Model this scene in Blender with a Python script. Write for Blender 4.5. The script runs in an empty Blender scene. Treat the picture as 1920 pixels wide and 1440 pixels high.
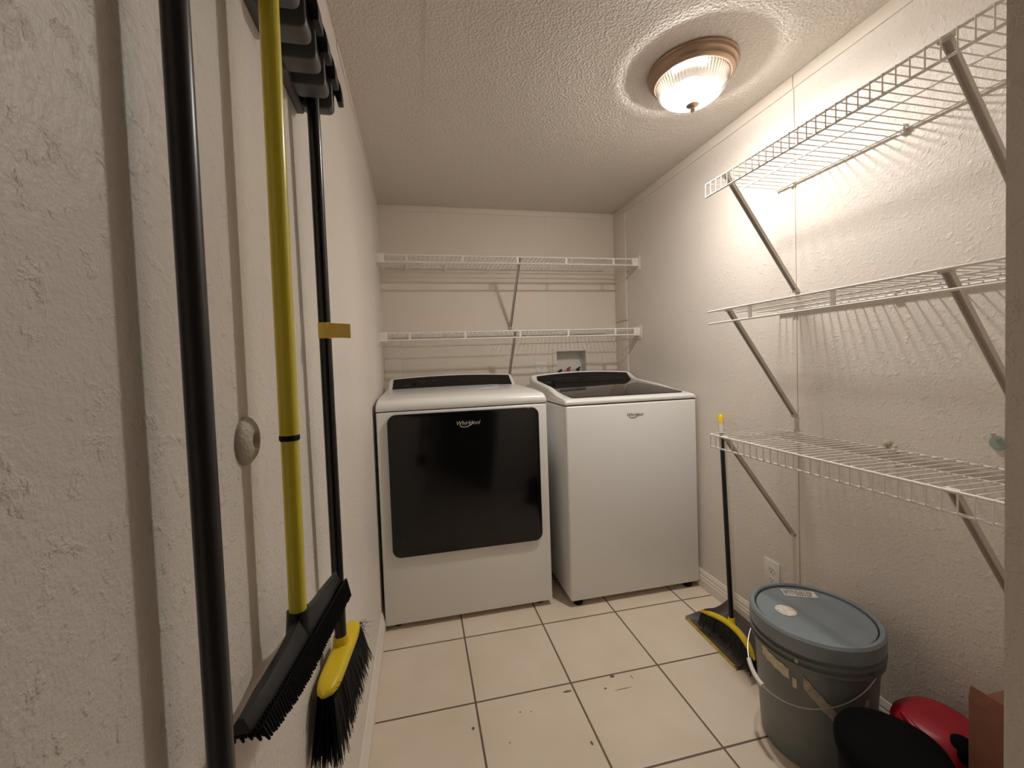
import bpy, bmesh, math, random
from mathutils import Vector, Matrix
random.seed(7)
SC = bpy.context.scene
COL = SC.collection
PI = math.pi
V = Vector

# ------------------------------------------------------------------ camera
cd = bpy.data.cameras.new('camera')
cam = bpy.data.objects.new('camera', cd)
COL.objects.link(cam)
fw = V((0.20954573, 0.97723969, -0.0330631))
rt = V((0.97689314, -0.21068696, -0.03592772))
up = V((0.04207596, 0.02477062, 0.9988073))
M = Matrix((rt, up, -fw)).transposed().to_4x4()
M.translation = V((0.19074, 0.0, 1.11964))
cam.matrix_world = M
cd.sensor_width = 36.0
cd.lens = 774.718 / 1920 * 36.0
cd.shift_x = 10.44 / 1920
cd.shift_y = -15.21 / 1920
cd.clip_start = 0.01
SC.camera = cam

# ------------------------------------------------------------------ world, exposure
w = bpy.data.worlds.new('world')
SC.world = w
w.use_nodes = True
w.node_tree.nodes['Background'].inputs[0].default_value = (1.0, 0.85, 0.7, 1)
w.node_tree.nodes['Background'].inputs[1].default_value = 0.02
SC.view_settings.view_transform = 'Standard'
SC.view_settings.look = 'None'
SC.view_settings.gamma = 1
SC.view_settings.use_curve_mapping = False
SC.view_settings.exposure = 0.35
BULB_STRENGTH = 480.0
BULB_COLOUR = (1.0, 0.975, 0.955)

W, D, H = 1.499, 2.545, 2.069
Y0 = -2.2

# ------------------------------------------------------------------ materials
def lin(c):
    return tuple(((x / 255) / 12.92 if x / 255 <= 0.04045 else ((x / 255 + 0.055) / 1.055) ** 2.4) for x in c)

def mat(name, rgb, rough=0.5, metal=0.0, bump=None, coat=0.0, spec=0.5, grain=None, var=None):
    m = bpy.data.materials.new(name)
    m.use_nodes = True
    nt = m.node_tree
    b = nt.nodes['Principled BSDF']
    c = lin(rgb)
    b.inputs['Base Color'].default_value = (*c, 1)
    b.inputs['Roughness'].default_value = rough
    b.inputs['Metallic'].default_value = metal
    b.inputs['Specular IOR Level'].default_value = spec
    b.inputs['Coat Weight'].default_value = coat
    b.inputs['Coat Roughness'].default_value = 0.05
    tc = nt.nodes.new('ShaderNodeTexCoord')
    if var:                                   # gentle mottling of the colour itself
        n = nt.nodes.new('ShaderNodeTexNoise'); n.inputs['Scale'].default_value = var[0]; n.inputs['Detail'].default_value = 4
        r = nt.nodes.new('ShaderNodeValToRGB')
        r.color_ramp.elements[0].position = 0.35; r.color_ramp.elements[1].position = 0.65
        r.color_ramp.elements[0].color = (*[x * (1 - var[1]) for x in c], 1)
        r.color_ramp.elements[1].color = (*[min(1, x * (1 + var[1])) for x in c], 1)
        nt.links.new(tc.outputs['Object'], n.inputs['Vector']); nt.links.new(n.outputs['Fac'], r.inputs['Fac'])
        nt.links.new(r.outputs['Color'], b.inputs['Base Color'])
    if bump:                                  # list of (kind, scale, strength, distance)
        prev = None
        for kind, sc, st, dist in bump:
            bn = nt.nodes.new('ShaderNodeBump'); bn.inputs['Strength'].default_value = st; bn.inputs['Distance'].default_value = dist
            if kind == 'noise':
                t = nt.nodes.new('ShaderNodeTexNoise'); t.inputs['Scale'].default_value = sc; t.inputs['Detail'].default_value = 3
                out = t.outputs['Fac']
            elif kind == 'vor':
                t = nt.nodes.new('ShaderNodeTexVoronoi'); t.inputs['Scale'].default_value = sc
                out = t.outputs['Distance']
            else:                             # 'splat': flattened, sparse trowel marks
                t = nt.nodes.new('ShaderNodeTexNoise'); t.inputs['Scale'].default_value = sc; t.inputs['Detail'].default_value = 4
                t.inputs['Roughness'].default_value = 0.6; t.inputs['Distortion'].default_value = 0.25
                r2 = nt.nodes.new('ShaderNodeValToRGB')
                r2.color_ramp.elements[0].position = 0.56; r2.color_ramp.elements[1].position = 0.66
                nt.links.new(t.outputs['Fac'], r2.inputs['Fac']); out = r2.outputs['Color']
            nt.links.new(tc.outputs['Object'], t.inputs['Vector'])
            nt.links.new(out, bn.inputs['Height'])
            if prev: nt.links.new(prev.outputs['Normal'], bn.inputs['Normal'])
            prev = bn
        nt.links.new(prev.outputs['Normal'], b.inputs['Normal'])
    return m

WALL_BUMP = [('noise', 120, 0.5, 0.0024), ('splat', 52, 0.55, 0.0014), ('noise', 380, 0.5, 0.001)]
m_wall = mat('cream_orange_peel_paint', (230, 221, 211), 0.42, bump=WALL_BUMP, spec=0.4, var=(1.6, 0.035))
m_wall_back = mat('cream_smooth_paint', (230, 219, 205), 0.5, bump=[('noise', 160, 0.2, 0.001)], var=(2.0, 0.03))
m_ceil = mat('stippled_ceiling_paint', (222, 213, 203), 0.6, bump=[('vor', 130, 0.85, 0.0035), ('noise', 230, 0.5, 0.002)])
m_trim = mat('cream_trim_paint', (229, 218, 205), 0.4, bump=[('noise', 160, 0.15, 0.0008)])
m_base = mat('white_baseboard_paint', (232, 224, 210), 0.35, bump=[('noise', 90, 0.1, 0.001)])
m_enamel = mat('white_enamel', (232, 230, 226), 0.28, coat=0.3)
m_enamel2 = mat('pearl_plastic', (196, 200, 208), 0.3)
m_glass_black = mat('black_door_glass', (9, 8, 9), 0.12, spec=0.45)
m_console = mat('black_console', (20, 17, 18), 0.3)
m_lid = mat('smoked_lid_glass', (30, 26, 24), 0.05, spec=0.5)
m_mark = mat('grey_print', (120, 118, 115), 0.5)
m_logo_dark = mat('grey_badge_print', (105, 98, 92), 0.35, metal=0.3)
m_logo_light = mat('silver_badge', (205, 200, 190), 0.35, metal=0.3)
m_seam = mat('dark_seam', (60, 54, 48), 0.8)
m_rubber = mat('black_rubber', (11, 10, 10), 0.7, spec=0.3)
m_blkplastic = mat('black_plastic', (20, 20, 20), 0.42)
m_greypole = mat('grey_coated_steel', (52, 50, 54), 0.32)
m_blackpole = mat('black_coated_steel', (10, 10, 12), 0.25)
m_yellowpole = mat('yellow_coated_steel', (228, 210, 62), 0.28, coat=0.2)
m_yellow = mat('yellow_plastic', (226, 196, 30), 0.4)
m_tape = mat('yellow_tape', (232, 198, 92), 0.5)
m_holder = mat('grey_holder_plastic', (92, 92, 92), 0.45, bump=[('noise', 600, 0.1, 0.0003)])
m_hook = mat('charcoal_plastic', (28, 30, 36), 0.42)
m_wire = mat('white_vinyl_wire', (232, 227, 220), 0.4)
m_bracket = mat('white_steel_bracket', (205, 196, 186), 0.45)
m_whiteplastic = mat('white_plastic', (232, 228, 220), 0.4)
m_slot = mat('dark_slot', (28, 24, 22), 0.7)
m_bronze = mat('brushed_bronze', (172, 146, 124), 0.32, metal=0.75)
m_bucket = mat('grey_blue_bucket_plastic', (112, 116, 114), 0.42, bump=[('noise', 60, 0.12, 0.001)], var=(9, 0.12))
m_lidp = mat('grey_blue_lid_plastic', (124, 133, 138), 0.4, var=(12, 0.08))
m_groove = mat('dark_groove', (22, 23, 28), 0.6)
m_label = mat('paper_label', (205, 198, 190), 0.6, var=(60, 0.25))
m_dirty = mat('dried_cream_paint', (205, 196, 168), 0.6, var=(70, 0.12))
m_kraft = mat('tape_residue', (172, 160, 146), 0.6, var=(70, 0.2))
m_zinc = mat('zinc_wire', (170, 168, 165), 0.35, metal=0.8)
m_pan = mat('charcoal_dustpan_plastic', (84, 74, 68), 0.5)
m_red = mat('red_plastic', (158, 12, 34), 0.42)
m_cardboard = mat('brown_cardboard', (128, 82, 62), 0.8, var=(40, 0.06))
m_teal = mat('pale_teal_plastic', (158, 172, 162), 0.3)
m_redvalve = mat('orange_red_valve', (190, 80, 30), 0.4)
m_bristle = mat('black_bristle', (7, 7, 10), 0.55)
m_binblack = mat('matt_black_plastic', (5, 5, 5), 0.85, spec=0.12)
m_clear = mat('frosted_grip', (206, 202, 196), 0.35)

def floor_material():
    m = bpy.data.materials.new('cream_floor_tile'); m.use_nodes = True
    nt = m.node_tree; N = nt.nodes; L = nt.links
    b = N['Principled BSDF']
    tc = N.new('ShaderNodeTexCoord')
    mp = N.new('ShaderNodeMapping'); mp.vector_type = 'POINT'
    T = 0.333
    rot = 0.0031
    mp.inputs['Rotation'].default_value = (0, 0, rot)
    mp.inputs['Location'].default_value = (-0.3278 + 10 * T, -1.6627 + 10 * T, 0)
    L.new(tc.outputs['Object'], mp.inputs['Vector'])
    sx = N.new('ShaderNodeSeparateXYZ'); L.new(mp.outputs['Vector'], sx.inputs[0])
    def M2(op, a, bb=None):
        n = N.new('ShaderNodeMath'); n.operation = op
        for i, v in enumerate((a, bb)):
            if v is None: continue
            if isinstance(v, (int, float)): n.inputs[i].default_value = v
            else: L.new(v, n.inputs[i])
        return n.outputs[0]
    ds = []
    for ax in (0, 1):
        q = M2('DIVIDE', sx.outputs[ax], T)
        f = M2('FRACT', q)
        d = M2('ABSOLUTE', M2('SUBTRACT', f, 0.5))
        ds.append(d)                                  # 0.5 at the joint
    mx = M2('MAXIMUM', ds[0], ds[1])
    g = M2('GREATER_THAN', mx, 0.5 - 0.0032 / T)
    soft = N.new('ShaderNodeMapRange'); L.new(mx, soft.inputs[0])
    soft.inputs[1].default_value = 0.5 - 0.007 / T; soft.inputs[2].default_value = 0.5 - 0.0025 / T
    soft.inputs[3].default_value = 1; soft.inputs[4].default_value = 0
    no = N.new('ShaderNodeTexNoise'); no.inputs['Scale'].default_value = 5; no.inputs['Detail'].default_value = 6
    L.new(tc.outputs['Object'], no.inputs['Vector'])
    r = N.new('ShaderNodeValToRGB')
    r.color_ramp.elements[0].position = 0.3; r.color_ramp.elements[1].position = 0.7
    r.color_ramp.elements[0].color = (*lin((222, 205, 184)), 1); r.color_ramp.elements[1].color = (*lin((232, 217, 198)), 1)
    L.new(no.outputs['Fac'], r.inputs['Fac'])
    # chips and scuffs: small irregular spots at fixed places on the floor
    spots = [(0.816, 1.319, 0.010, 0.006), (0.640, 1.296, 0.016, 0.0045), (0.769, 1.275, 0.005, 0.004),
             (0.826, 1.259, 0.034, 0.0018), (0.311, 1.234, 0.005, 0.006), (0.642, 1.099, 0.004, 0.008),
             (0.465, 1.256, 0.003, 0.003), (0.50, 1.25, 0.003, 0.002), (0.88, 1.30, 0.0018, 0.009), (0.41, 1.16, 0.003, 0.002)]
    dn = N.new('ShaderNodeTexNoise'); dn.inputs['Scale'].default_value = 90
    L.new(tc.outputs['Object'], dn.inputs['Vector'])
    wob = M2('MULTIPLY', M2('SUBTRACT', dn.outputs['Fac'], 0.5), 1.6)
    so = N.new('ShaderNodeSeparateXYZ'); L.new(tc.outputs['Object'], so.inputs[0])
    best = None
    for (x, y, rx, ry) in spots:
        a = M2('POWER', M2('ABSOLUTE', M2('DIVIDE', M2('SUBTRACT', so.outputs[0], x), rx)), 2)
        c = M2('POWER', M2('ABSOLUTE', M2('DIVIDE', M2('SUBTRACT', so.outputs[1], y), ry)), 2)
        s = M2('ADD', a, c)
        best = s if best is None else M2('MINIMUM', best, s)
    spot = M2('LESS_THAN', M2('ADD', best, wob), 0.9)
    mixs = N.new('ShaderNodeMixRGB'); L.new(spot, mixs.inputs[0]); L.new(r.outputs['Color'], mixs.inputs[1])
    mixs.inputs[2].default_value = (*lin((110, 88, 70)), 1)
    mix = N.new('ShaderNodeMixRGB'); L.new(g, mix.inputs[0]); L.new(mixs.outputs[0], mix.inputs[1])
    mix.inputs[2].default_value = (*lin((112, 92, 76)), 1)
    L.new(mix.outputs[0], b.inputs['Base Color'])
    b.inputs['Roughness'].default_value = 0.45
    bp = N.new('ShaderNodeBump'); bp.inputs['Strength'].default_value = 0.5; bp.inputs['Distance'].default_value = 0.002
    L.new(soft.outputs[0], bp.inputs['Height']); L.new(bp.outputs[0], b.inputs['Normal'])
    return m
m_floor = floor_material()

def glass_shade_material():
    m = bpy.data.materials.new('ribbed_lamp_glass'); m.use_nodes = True
    nt = m.node_tree; N = nt.nodes; L = nt.links
    N.remove(N['Principled BSDF'])
    out = N['Material Output']
    tr = N.new('ShaderNodeBsdfTransparent'); tr.inputs[0].default_value = (1, 0.98, 0.94, 1)
    tl = N.new('ShaderNodeBsdfTranslucent'); tl.inputs[0].default_value = (0.95, 0.93, 0.85, 1)
    gl = N.new('ShaderNodeBsdfGlossy'); gl.inputs['Roughness'].default_value = 0.1
    m1 = N.new('ShaderNodeMixShader'); m1.inputs[0].default_value = 0.02
    L.new(tr.outputs[0], m1.inputs[1]); L.new(tl.outputs[0], m1.inputs[2])
    m2 = N.new('ShaderNodeMixShader'); m2.inputs[0].default_value = 0.06
    L.new(m1.outputs[0], m2.inputs[1]); L.new(gl.outputs[0], m2.inputs[2])
    lw = N.new('ShaderNodeLayerWeight'); lw.inputs[0].default_value = 0.5      # steep rib flanks pass less light
    rp = N.new('ShaderNodeValToRGB')
    rp.color_ramp.elements[0].position = 0.15; rp.color_ramp.elements[0].color = (1, 0.98, 0.94, 1)
    rp.color_ramp.elements[1].position = 0.44; rp.color_ramp.elements[1].color = (0.004, 0.004, 0.0035, 1)
    L.new(lw.outputs['Facing'], rp.inputs[0]); L.new(rp.outputs[0], tr.inputs[0])
    L.new(m2.outputs[0], out.inputs[0])
    return m
m_shade = glass_shade_material()
m_bulb = bpy.data.materials.new('lit_bulb'); m_bulb.use_nodes = True
_nt = m_bulb.node_tree; _nt.nodes.remove(_nt.nodes['Principled BSDF'])
_e = _nt.nodes.new('ShaderNodeEmission'); _e.inputs[0].default_value = (*BULB_COLOUR, 1); _e.inputs[1].default_value = BULB_STRENGTH
_nt.links.new(_e.outputs[0], _nt.nodes['Material Output'].inputs[0])

# ------------------------------------------------------------------ helpers
def obj(name, bm, m, parent=None, smooth=40, bevel=0, kind=None):
    bmesh.ops.recalc_face_normals(bm, faces=bm.faces)
    if bevel:
        es = [e for e in bm.edges if len(e.link_faces) == 2 and e.calc_face_angle(0) > 0.5]
        bmesh.ops.bevel(bm, geom=es, offset=bevel, segments=3, profile=0.5, affect='EDGES', clamp_overlap=True)
    me = bpy.data.meshes.new(name)
    bm.to_mesh(me); bm.free()
    me.materials.append(m)
    if smooth:
        me.polygons.foreach_set('use_smooth', [True] * len(me.polygons))
        me.set_sharp_from_angle(angle=math.radians(smooth))
    o = bpy.data.objects.new(name, me)
    COL.objects.link(o)
    if parent:
        o.parent = parent
        o.matrix_parent_inverse = Matrix.Translation(-parent.location)
    if kind: o['kind'] = kind
    return o

def thing(name, label, cat, loc, group=None):
    o = bpy.data.objects.new(name, None); COL.objects.link(o)
    o.location = loc; o.empty_display_size = 0.05
    o['label'] = label; o['category'] = cat
    if group: o['group'] = group
    return o

def tag(o, label, cat, group=None):
    o['label'] = label; o['category'] = cat
    if group: o['group'] = group
    return o

def box(bm, lo, hi):
    x0, y0, z0 = lo; x1, y1, z1 = hi
    v = [bm.verts.new(p) for p in ((x0, y0, z0), (x1, y0, z0), (x1, y1, z0), (x0, y1, z0), (x0, y0, z1), (x1, y0, z1), (x1, y1, z1), (x0, y1, z1))]
    for f in ((0, 3, 2, 1), (4, 5, 6, 7), (0, 1, 5, 4), (1, 2, 6, 5), (2, 3, 7, 6), (3, 0, 4, 7)):
        bm.faces.new([v[i] for i in f])
    return bm

def B(*boxes):
    bm = bmesh.new()
    for lo, hi in boxes: box(bm, lo, hi)
    return bm

def tube(bm, pts, r, n=8, caps=True):
    pts = [V(p) for p in pts]
    rs = r if isinstance(r, (list, tuple)) else [r] * len(pts)
    rings = []
    d0 = (pts[1] - pts[0]).normalized()
    a = V((0, 0, 1)) if abs(d0.z) < 0.9 else V((1, 0, 0))
    u = d0.cross(a).normalized()
    for i, p in enumerate(pts):
        if i == 0: d = d0
        elif i == len(pts) - 1: d = (pts[-1] - pts[-2]).normalized()
        else: d = ((pts[i] - pts[i - 1]).normalized() + (pts[i + 1] - pts[i]).normalized()).normalized()
        u = (u - d * u.dot(d)).normalized(); vv = d.cross(u)
        rings.append([bm.verts.new(p + (u * math.cos(2 * PI * k / n) + vv * math.sin(2 * PI * k / n)) * rs[i]) for k in range(n)])
    for i in range(len(rings) - 1):
        for k in range(n):
            bm.faces.new((rings[i][k], rings[i][(k + 1) % n], rings[i + 1][(k + 1) % n], rings[i + 1][k]))
    if caps:
        bm.faces.new(rings[0][::-1]); bm.faces.new(rings[-1])
    return bm

def T(*segs, n=8):
    bm = bmesh.new()
    for pts, r in segs: tube(bm, pts, r, n)
    return bm

def lathe(profile, centre, n=64, bm=None, axis='z', close=True, ripple=None):
    bm = bm or bmesh.new()
    cx, cy, cz = centre
    rings = []
    for (r, z) in profile:
        ring = []
        for k in range(n):
            a = 2 * PI * k / n
            rr = r * (1 + (ripple(k, r, z) if ripple else 0))
            if axis == 'z': p = (cx + rr * math.cos(a), cy + rr * math.sin(a), cz + z)
            else: p = (cx + z, cy + rr * math.cos(a), cz + rr * math.sin(a))
            ring.append(bm.verts.new(p))
        rings.append(ring)
    for i in range(len(rings) - 1):
        for k in range(n):
            bm.faces.new((rings[i][k], rings[i][(k + 1) % n], rings[i + 1][(k + 1) % n], rings[i + 1][k]))
    if close:
        if profile[0][0] > 1e-5: bm.faces.new(rings[0][::-1])
        if profile[-1][0] > 1e-5: bm.faces.new(rings[-1])
    bmesh.ops.remove_doubles(bm, verts=bm.verts, dist=1e-6)
    return bm

def rrect(x0, x1, z0, z1, r, n=8):
    pts = []
    for cx, cz, a0 in ((x1 - r, z1 - r, 0), (x0 + r, z1 - r, 90), (x0 + r, z0 + r, 180), (x1 - r, z0 + r, 270)):
        for k in range(n + 1):
            a = math.radians(a0 + 90 * k / n)
            pts.append((cx + r * math.cos(a), cz + r * math.sin(a)))
    return pts

def prism(bm, pts3, vec):
    """extrude polygon pts3 (list of 3-vectors) by vec"""
    vec = V(vec)
    a = [bm.verts.new(V(p)) for p in pts3]; b = [bm.verts.new(V(p) + vec) for p in pts3]
    bm.faces.new(a); bm.faces.new(b[::-1])
    for i in range(len(a)):
        j = (i + 1) % len(a)
        bm.faces.new((a[i], a[j], b[j], b[i]))
    return bm

def loft(bm, rows, caps=False):
    vr = [[bm.verts.new(p) for p in row] for row in rows]
    for i in range(len(vr) - 1):
        for k in range(len(vr[i]) - 1):
            bm.faces.new((vr[i][k], vr[i][k + 1], vr[i + 1][k + 1], vr[i + 1][k]))
    return vr

def text_mesh(body, size, shear, loc, rot, depth, extra=None):
    c = bpy.data.curves.new('lettering', 'FONT')
    c.body = body; c.size = size; c.shear = shear; c.extrude = depth; c.align_x = 'CENTER'; c.align_y = 'CENTER'
    c.resolution_u = 3
    t = bpy.data.objects.new('lettering', c)
    COL.objects.link(t)
    bpy.context.view_layer.update()
    me = bpy.data.meshes.new_from_object(t.evaluated_get(bpy.context.evaluated_depsgraph_get()))
    bpy.data.objects.remove(t)
    bm = bmesh.new(); bm.from_mesh(me); bpy.data.meshes.remove(me)
    bmesh.ops.transform(bm, matrix=Matrix.Translation(loc) @ rot, verts=bm.verts)
    return bm

def struct(name, bm, m, **k):
    return obj(name, bm, m, kind='structure', **k)

# ------------------------------------------------------------------ room shell
struct('floor', B(((-0.12, Y0 - .1, -0.1), (W + .12, D + .25, 0))), m_floor, smooth=0)
struct('ceiling', B(((-0.12, Y0 - .1, H), (W + .12, D + .25, H + .1))), m_ceil, smooth=0)
struct('wall_left', B(((-0.12, Y0 - .1, 0), (0, D + .1, H))), m_wall, smooth=0)
struct('wall_right', B(((W, Y0 - .1, 0), (W + .12, D + .1, H))), m_wall, smooth=0)
RX0, RX1, RZ0, RZ1 = 1.072, 1.274, 0.97, 1.178                       # opening for the washer outlet box
struct('wall_back', B(((0, D, 0), (RX0, D + .12, H)), ((RX1, D, 0), (W, D + .12, H)),
                      ((RX0, D, 0), (RX1, D + .12, RZ0)), ((RX0, D, RZ1), (RX1, D + .12, H))), m_wall_back, smooth=0)
struct('wall_front', B(((0.767, 0.19, 0), (W, 0.30, H))), m_wall, smooth=0)
struct('wall_hall', B(((0, Y0 - .1, 0), (W, Y0, H))), m_wall, smooth=0)
def baseboard(name, x, s, y0, y1):
    # moulded profile running along y
    prof = [(0, 0), (.014, 0), (.014, .040), (.011, .046), (.012, .052), (.008, .060), (.009, .066), (.005, .076), (.003, .082), (0, .084)]
    bm = bmesh.new()
    prism(bm, [(x + s * a, y0, b) for a, b in prof], (0, y1 - y0, 0))
    struct(name, bm, m_base, smooth=25)
baseboard('baseboard_left', 0, 1, Y0, D)
baseboard('baseboard_right', W, -1, 0.30, D)
struct('trim_1', B(((W - .006, 0.30, 2.026), (W, 1.206, H)), ((W - .006, 1.2085, 2.026), (W, D, H))), m_trim, bevel=.0015)
struct('trim_2', B(((0, D - .006, 2.035), (W - .006, D, H))), m_trim, bevel=.0015)
struct('trim_3', B(((0, 1.30, 2.052), (.004, D - .006, H))), m_trim, bevel=.001)
struct('trim_4', B(((W - .0035, 1.2065, 0.084), (W, 1.2105, 2.026))), m_trim, bevel=.001)
struct('trim_5', B(((W - .006, 2.392, 1.36), (W, D - .001, 2.03)), ((W - .006, 2.392, 0.084), (W, D - .001, 1.345))), m_trim, bevel=.0015)
struct('trim_6', B(((0.0, D - .005, 0.0), (.096, D, 1.27))), m_trim, bevel=.0015)
struct('trim_7', B(((1.0235, D - .002, 1.21), (1.0265, D, 2.035))), m_trim)
struct('trim_8', B(((.253, 0.6, H - .0012), (.256, 1.55, H))), m_ceil)

# ------------------------------------------------------------------ ceiling light
LX, LY = 1.122, 1.236
lt = thing('ceiling_light', 'round flush ceiling light, lit, bronze pan with ribbed glass bowl', 'ceiling light', (LX, LY, H))
obj('base_pan', lathe([(0, -.001), (.140, -.001), (.141, -.006), (.138, -.010), (.139, -.014), (.137, -.020), (.131, -.024), (.129, -.028),
                       (.128, -.034), (.122, -.040), (.118, -.041), (.116, -.036), (0, -.034)], (LX, LY, H), 72), m_bronze, lt, smooth=35)
NR = 396
prof = [(.1135, -.041), (.1135, -.047), (.110, -.052), (.107, -.058), (.103, -.073), (.090, -.088), (.070, -.101), (.045, -.110), (.02, -.114), (.006, -.115)]
def ripple(k, r, z):
    if z > -.0415 or r < .03: return 0
    return 0.014 * math.cos(2 * PI * k / 6)
obj('glass_shade', lathe(prof, (LX, LY, H), NR, close=False, ripple=ripple), m_shade, lt, smooth=20)
obj('bulb', lathe([(0, -.012), (.020, -.0115), (.036, -.009), (.047, -.004), (.050, 0), (.047, .004), (.036, .006), (0, .007)], (LX - .008, LY + .004, H - .067), 32), m_bulb, lt)
obj('bulb_light_shield', lathe([(0, .0072), (.047, .0045), (.051, .003), (.052, .010), (.046, .016), (.020, .020), (.018, .030), (0, .030)], (LX - .008, LY + .004, H - .067), 32), m_whiteplastic, lt)  # unseen cap added above the bulb to block its upward light
obj('finial', lathe([(0, -.112), (.020, -.1135), (.0195, -.118), (.013, -.122), (.006, -.124), (.0055, -.128), (.0075, -.131), (.0065, -.137), (0, -.140)], (LX, LY, H), 24), m_bronze, lt)

# ------------------------------------------------------------------ wire shelves
def wire(bm, pts, r=0.0016, n=5): tube(bm, pts, r, n)

def clip(parent, p, axis):
    bm = bmesh.new()
    x, y, z = p
    if axis == 'x':     # on the right wall
        box(bm, (x - .012, y - .007, z - .010), (x, y + .007, z + .014))
        tube(bm, [(x - .010, y - .009, z), (x - .010, y + .009, z)], .006, 10)
    else:
        box(bm, (x - .007, y - .012, z - .010), (x + .007, y, z + .014))
        tube(bm, [(x - .009, y - .010, z), (x + .009, y - .010, z)], .006, 10)
    return obj('wall_clip', bm, m_whiteplastic, parent, bevel=0)

def bracket(parent, top, bot, side):
    """U-channel diagonal brace with a flattened, drilled top ear"""
    top, bot = V(top), V(bot)
    d = (bot - top).normalized(); s = V(side).normalized(); nrm = d.cross(s).normalized()
    bm = bmesh.new()
    w_, h_, t_ = .0075, .011, .0014
    prof = [(-w_, -h_ / 2), (w_, -h_ / 2), (w_, h_ / 2), (w_ - t_, h_ / 2), (w_ - t_, -h_ / 2 + t_), (-w_ + t_, -h_ / 2 + t_), (-w_ + t_, h_ / 2), (-w_, h_ / 2)]
    if nrm.z < 0: nrm = -nrm
    pts = [top + s * a + nrm * (-b) for a, b in prof]
    prism(bm, pts, bot - top)
    o = obj('brace', bm, m_bracket, parent, smooth=20)
    bm = bmesh.new()
    tube(bm, [top - d * .004 - s * .012, top - d * .004 + s * .012], .006, 10)
    obj('hook', bm, m_bracket, o)
    bm = bmesh.new()
    c = top + d * .018 + nrm * 0.0062
    tube(bm, [c - nrm * .0, c + nrm * .0012], .0032, 12)
    obj('hole_bright_spot', bm, m_whiteplastic, o)  # white disc in place of the ear's hole, its bright spot put into colour
    bm = bmesh.new()
    tube(bm, [bot - s * .009 - V((0, 0, .002)), bot + s * .009 - V((0, 0, .002))], .007, 10)
    obj('foot', bm, m_bracket, o)
    return o

def right_shelf(label, z, full_lip, ys, clips, group):
    XF, XB = 1.199, W - .008
    y0, y1 = 0.32, 1.277
    t = thing('wire_shelf', label, 'shelf', (W, (y0 + y1) / 2, z), group)
    obj('front_rail', T(([(XF, y0, z), (XF, y1, z)], .0032), n=10), m_wire, t)
    obj('lip_rail', T(([(XF, y0, z - .042), (XF, y1, z - .042)], .0032), n=10), m_wire, t)
    obj('back_rail', T(([(XB, y0, z - .004), (XB, y1, z - .004)], .0034), n=10), m_wire, t)
    mids = [XF + .15] if full_lip else [XF + .10, XF + .20]
    bm = bmesh.new()
    for xm in mids: wire(bm, [(xm, y0, z - .0035), (xm, y1 - .002, z - .0035)], .0024, 8)
    obj('middle_rail', bm, m_wire, t)
    bm = bmesh.new()
    n = int((y1 - y0) / .0254)
    for k in range(n + 1):
        y = y1 - .003 - k * .0254
        if full_lip:
            wire(bm, [(XB + .003, y, z + .0005), (XF + .002, y, z + .003), (XF - .0035, y, z + .001), (XF - .0038, y, z - .044)])
        else:
            wire(bm, [(XB + .003, y, z + .0005), (XF - .001, y, z + .003)])
    obj('wire_grid', bm, m_wire, t)
    if not full_lip:
        for y in (1.09, 0.83, 0.47):
            obj('upright', B(((XF - .0025, y - .006, z - .042), (XF + .0005, y + .006, z - .001))), m_wire, t)
    for yt, yb, dz in ys:
        bracket(t, (XF + .010, yt, z - .004), (W - .006, yb, z - dz), (0, 1, 0))
    for y in clips: clip(t, (W, y, z - .004), 'x')
    return t
gr = 'wire shelves on the right wall'
s1 = right_shelf('top wire shelf on the right wall, highest of three, just below the ceiling light level', 1.710, True, ((1.19, 1.205, .375), (0.612, 0.625, .375)), (1.212, 0.88, 0.45), gr)
s2 = right_shelf('middle wire shelf on the right wall with flat sparse uprights on its lip', 1.270, False, ((1.19, 1.215, .375), (0.612, 0.625, .375)), (1.212, 0.90, 0.45), gr)
s3 = right_shelf('lowest wire shelf on the right wall, above the grey bucket', 0.837, True, ((1.215, 1.230, .375), (0.602, 0.622, .375)), (1.212, 0.906, 0.45), gr)
# crumpled bit of tape on the lowest shelf's wall clip
bm = bmesh.new()
bmesh.ops.create_icosphere(bm, subdivisions=3, radius=.010, matrix=Matrix.Translation((W - .012, .915, .850)))
for v in bm.verts: v.co += V((random.uniform(-1, 1), random.uniform(-1, 1), random.uniform(-1, 1))) * .0014
tag(obj('putty_blob', bm, m_dirty), 'small crumpled white blob on the wall above the lowest right shelf', 'putty')

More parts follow.
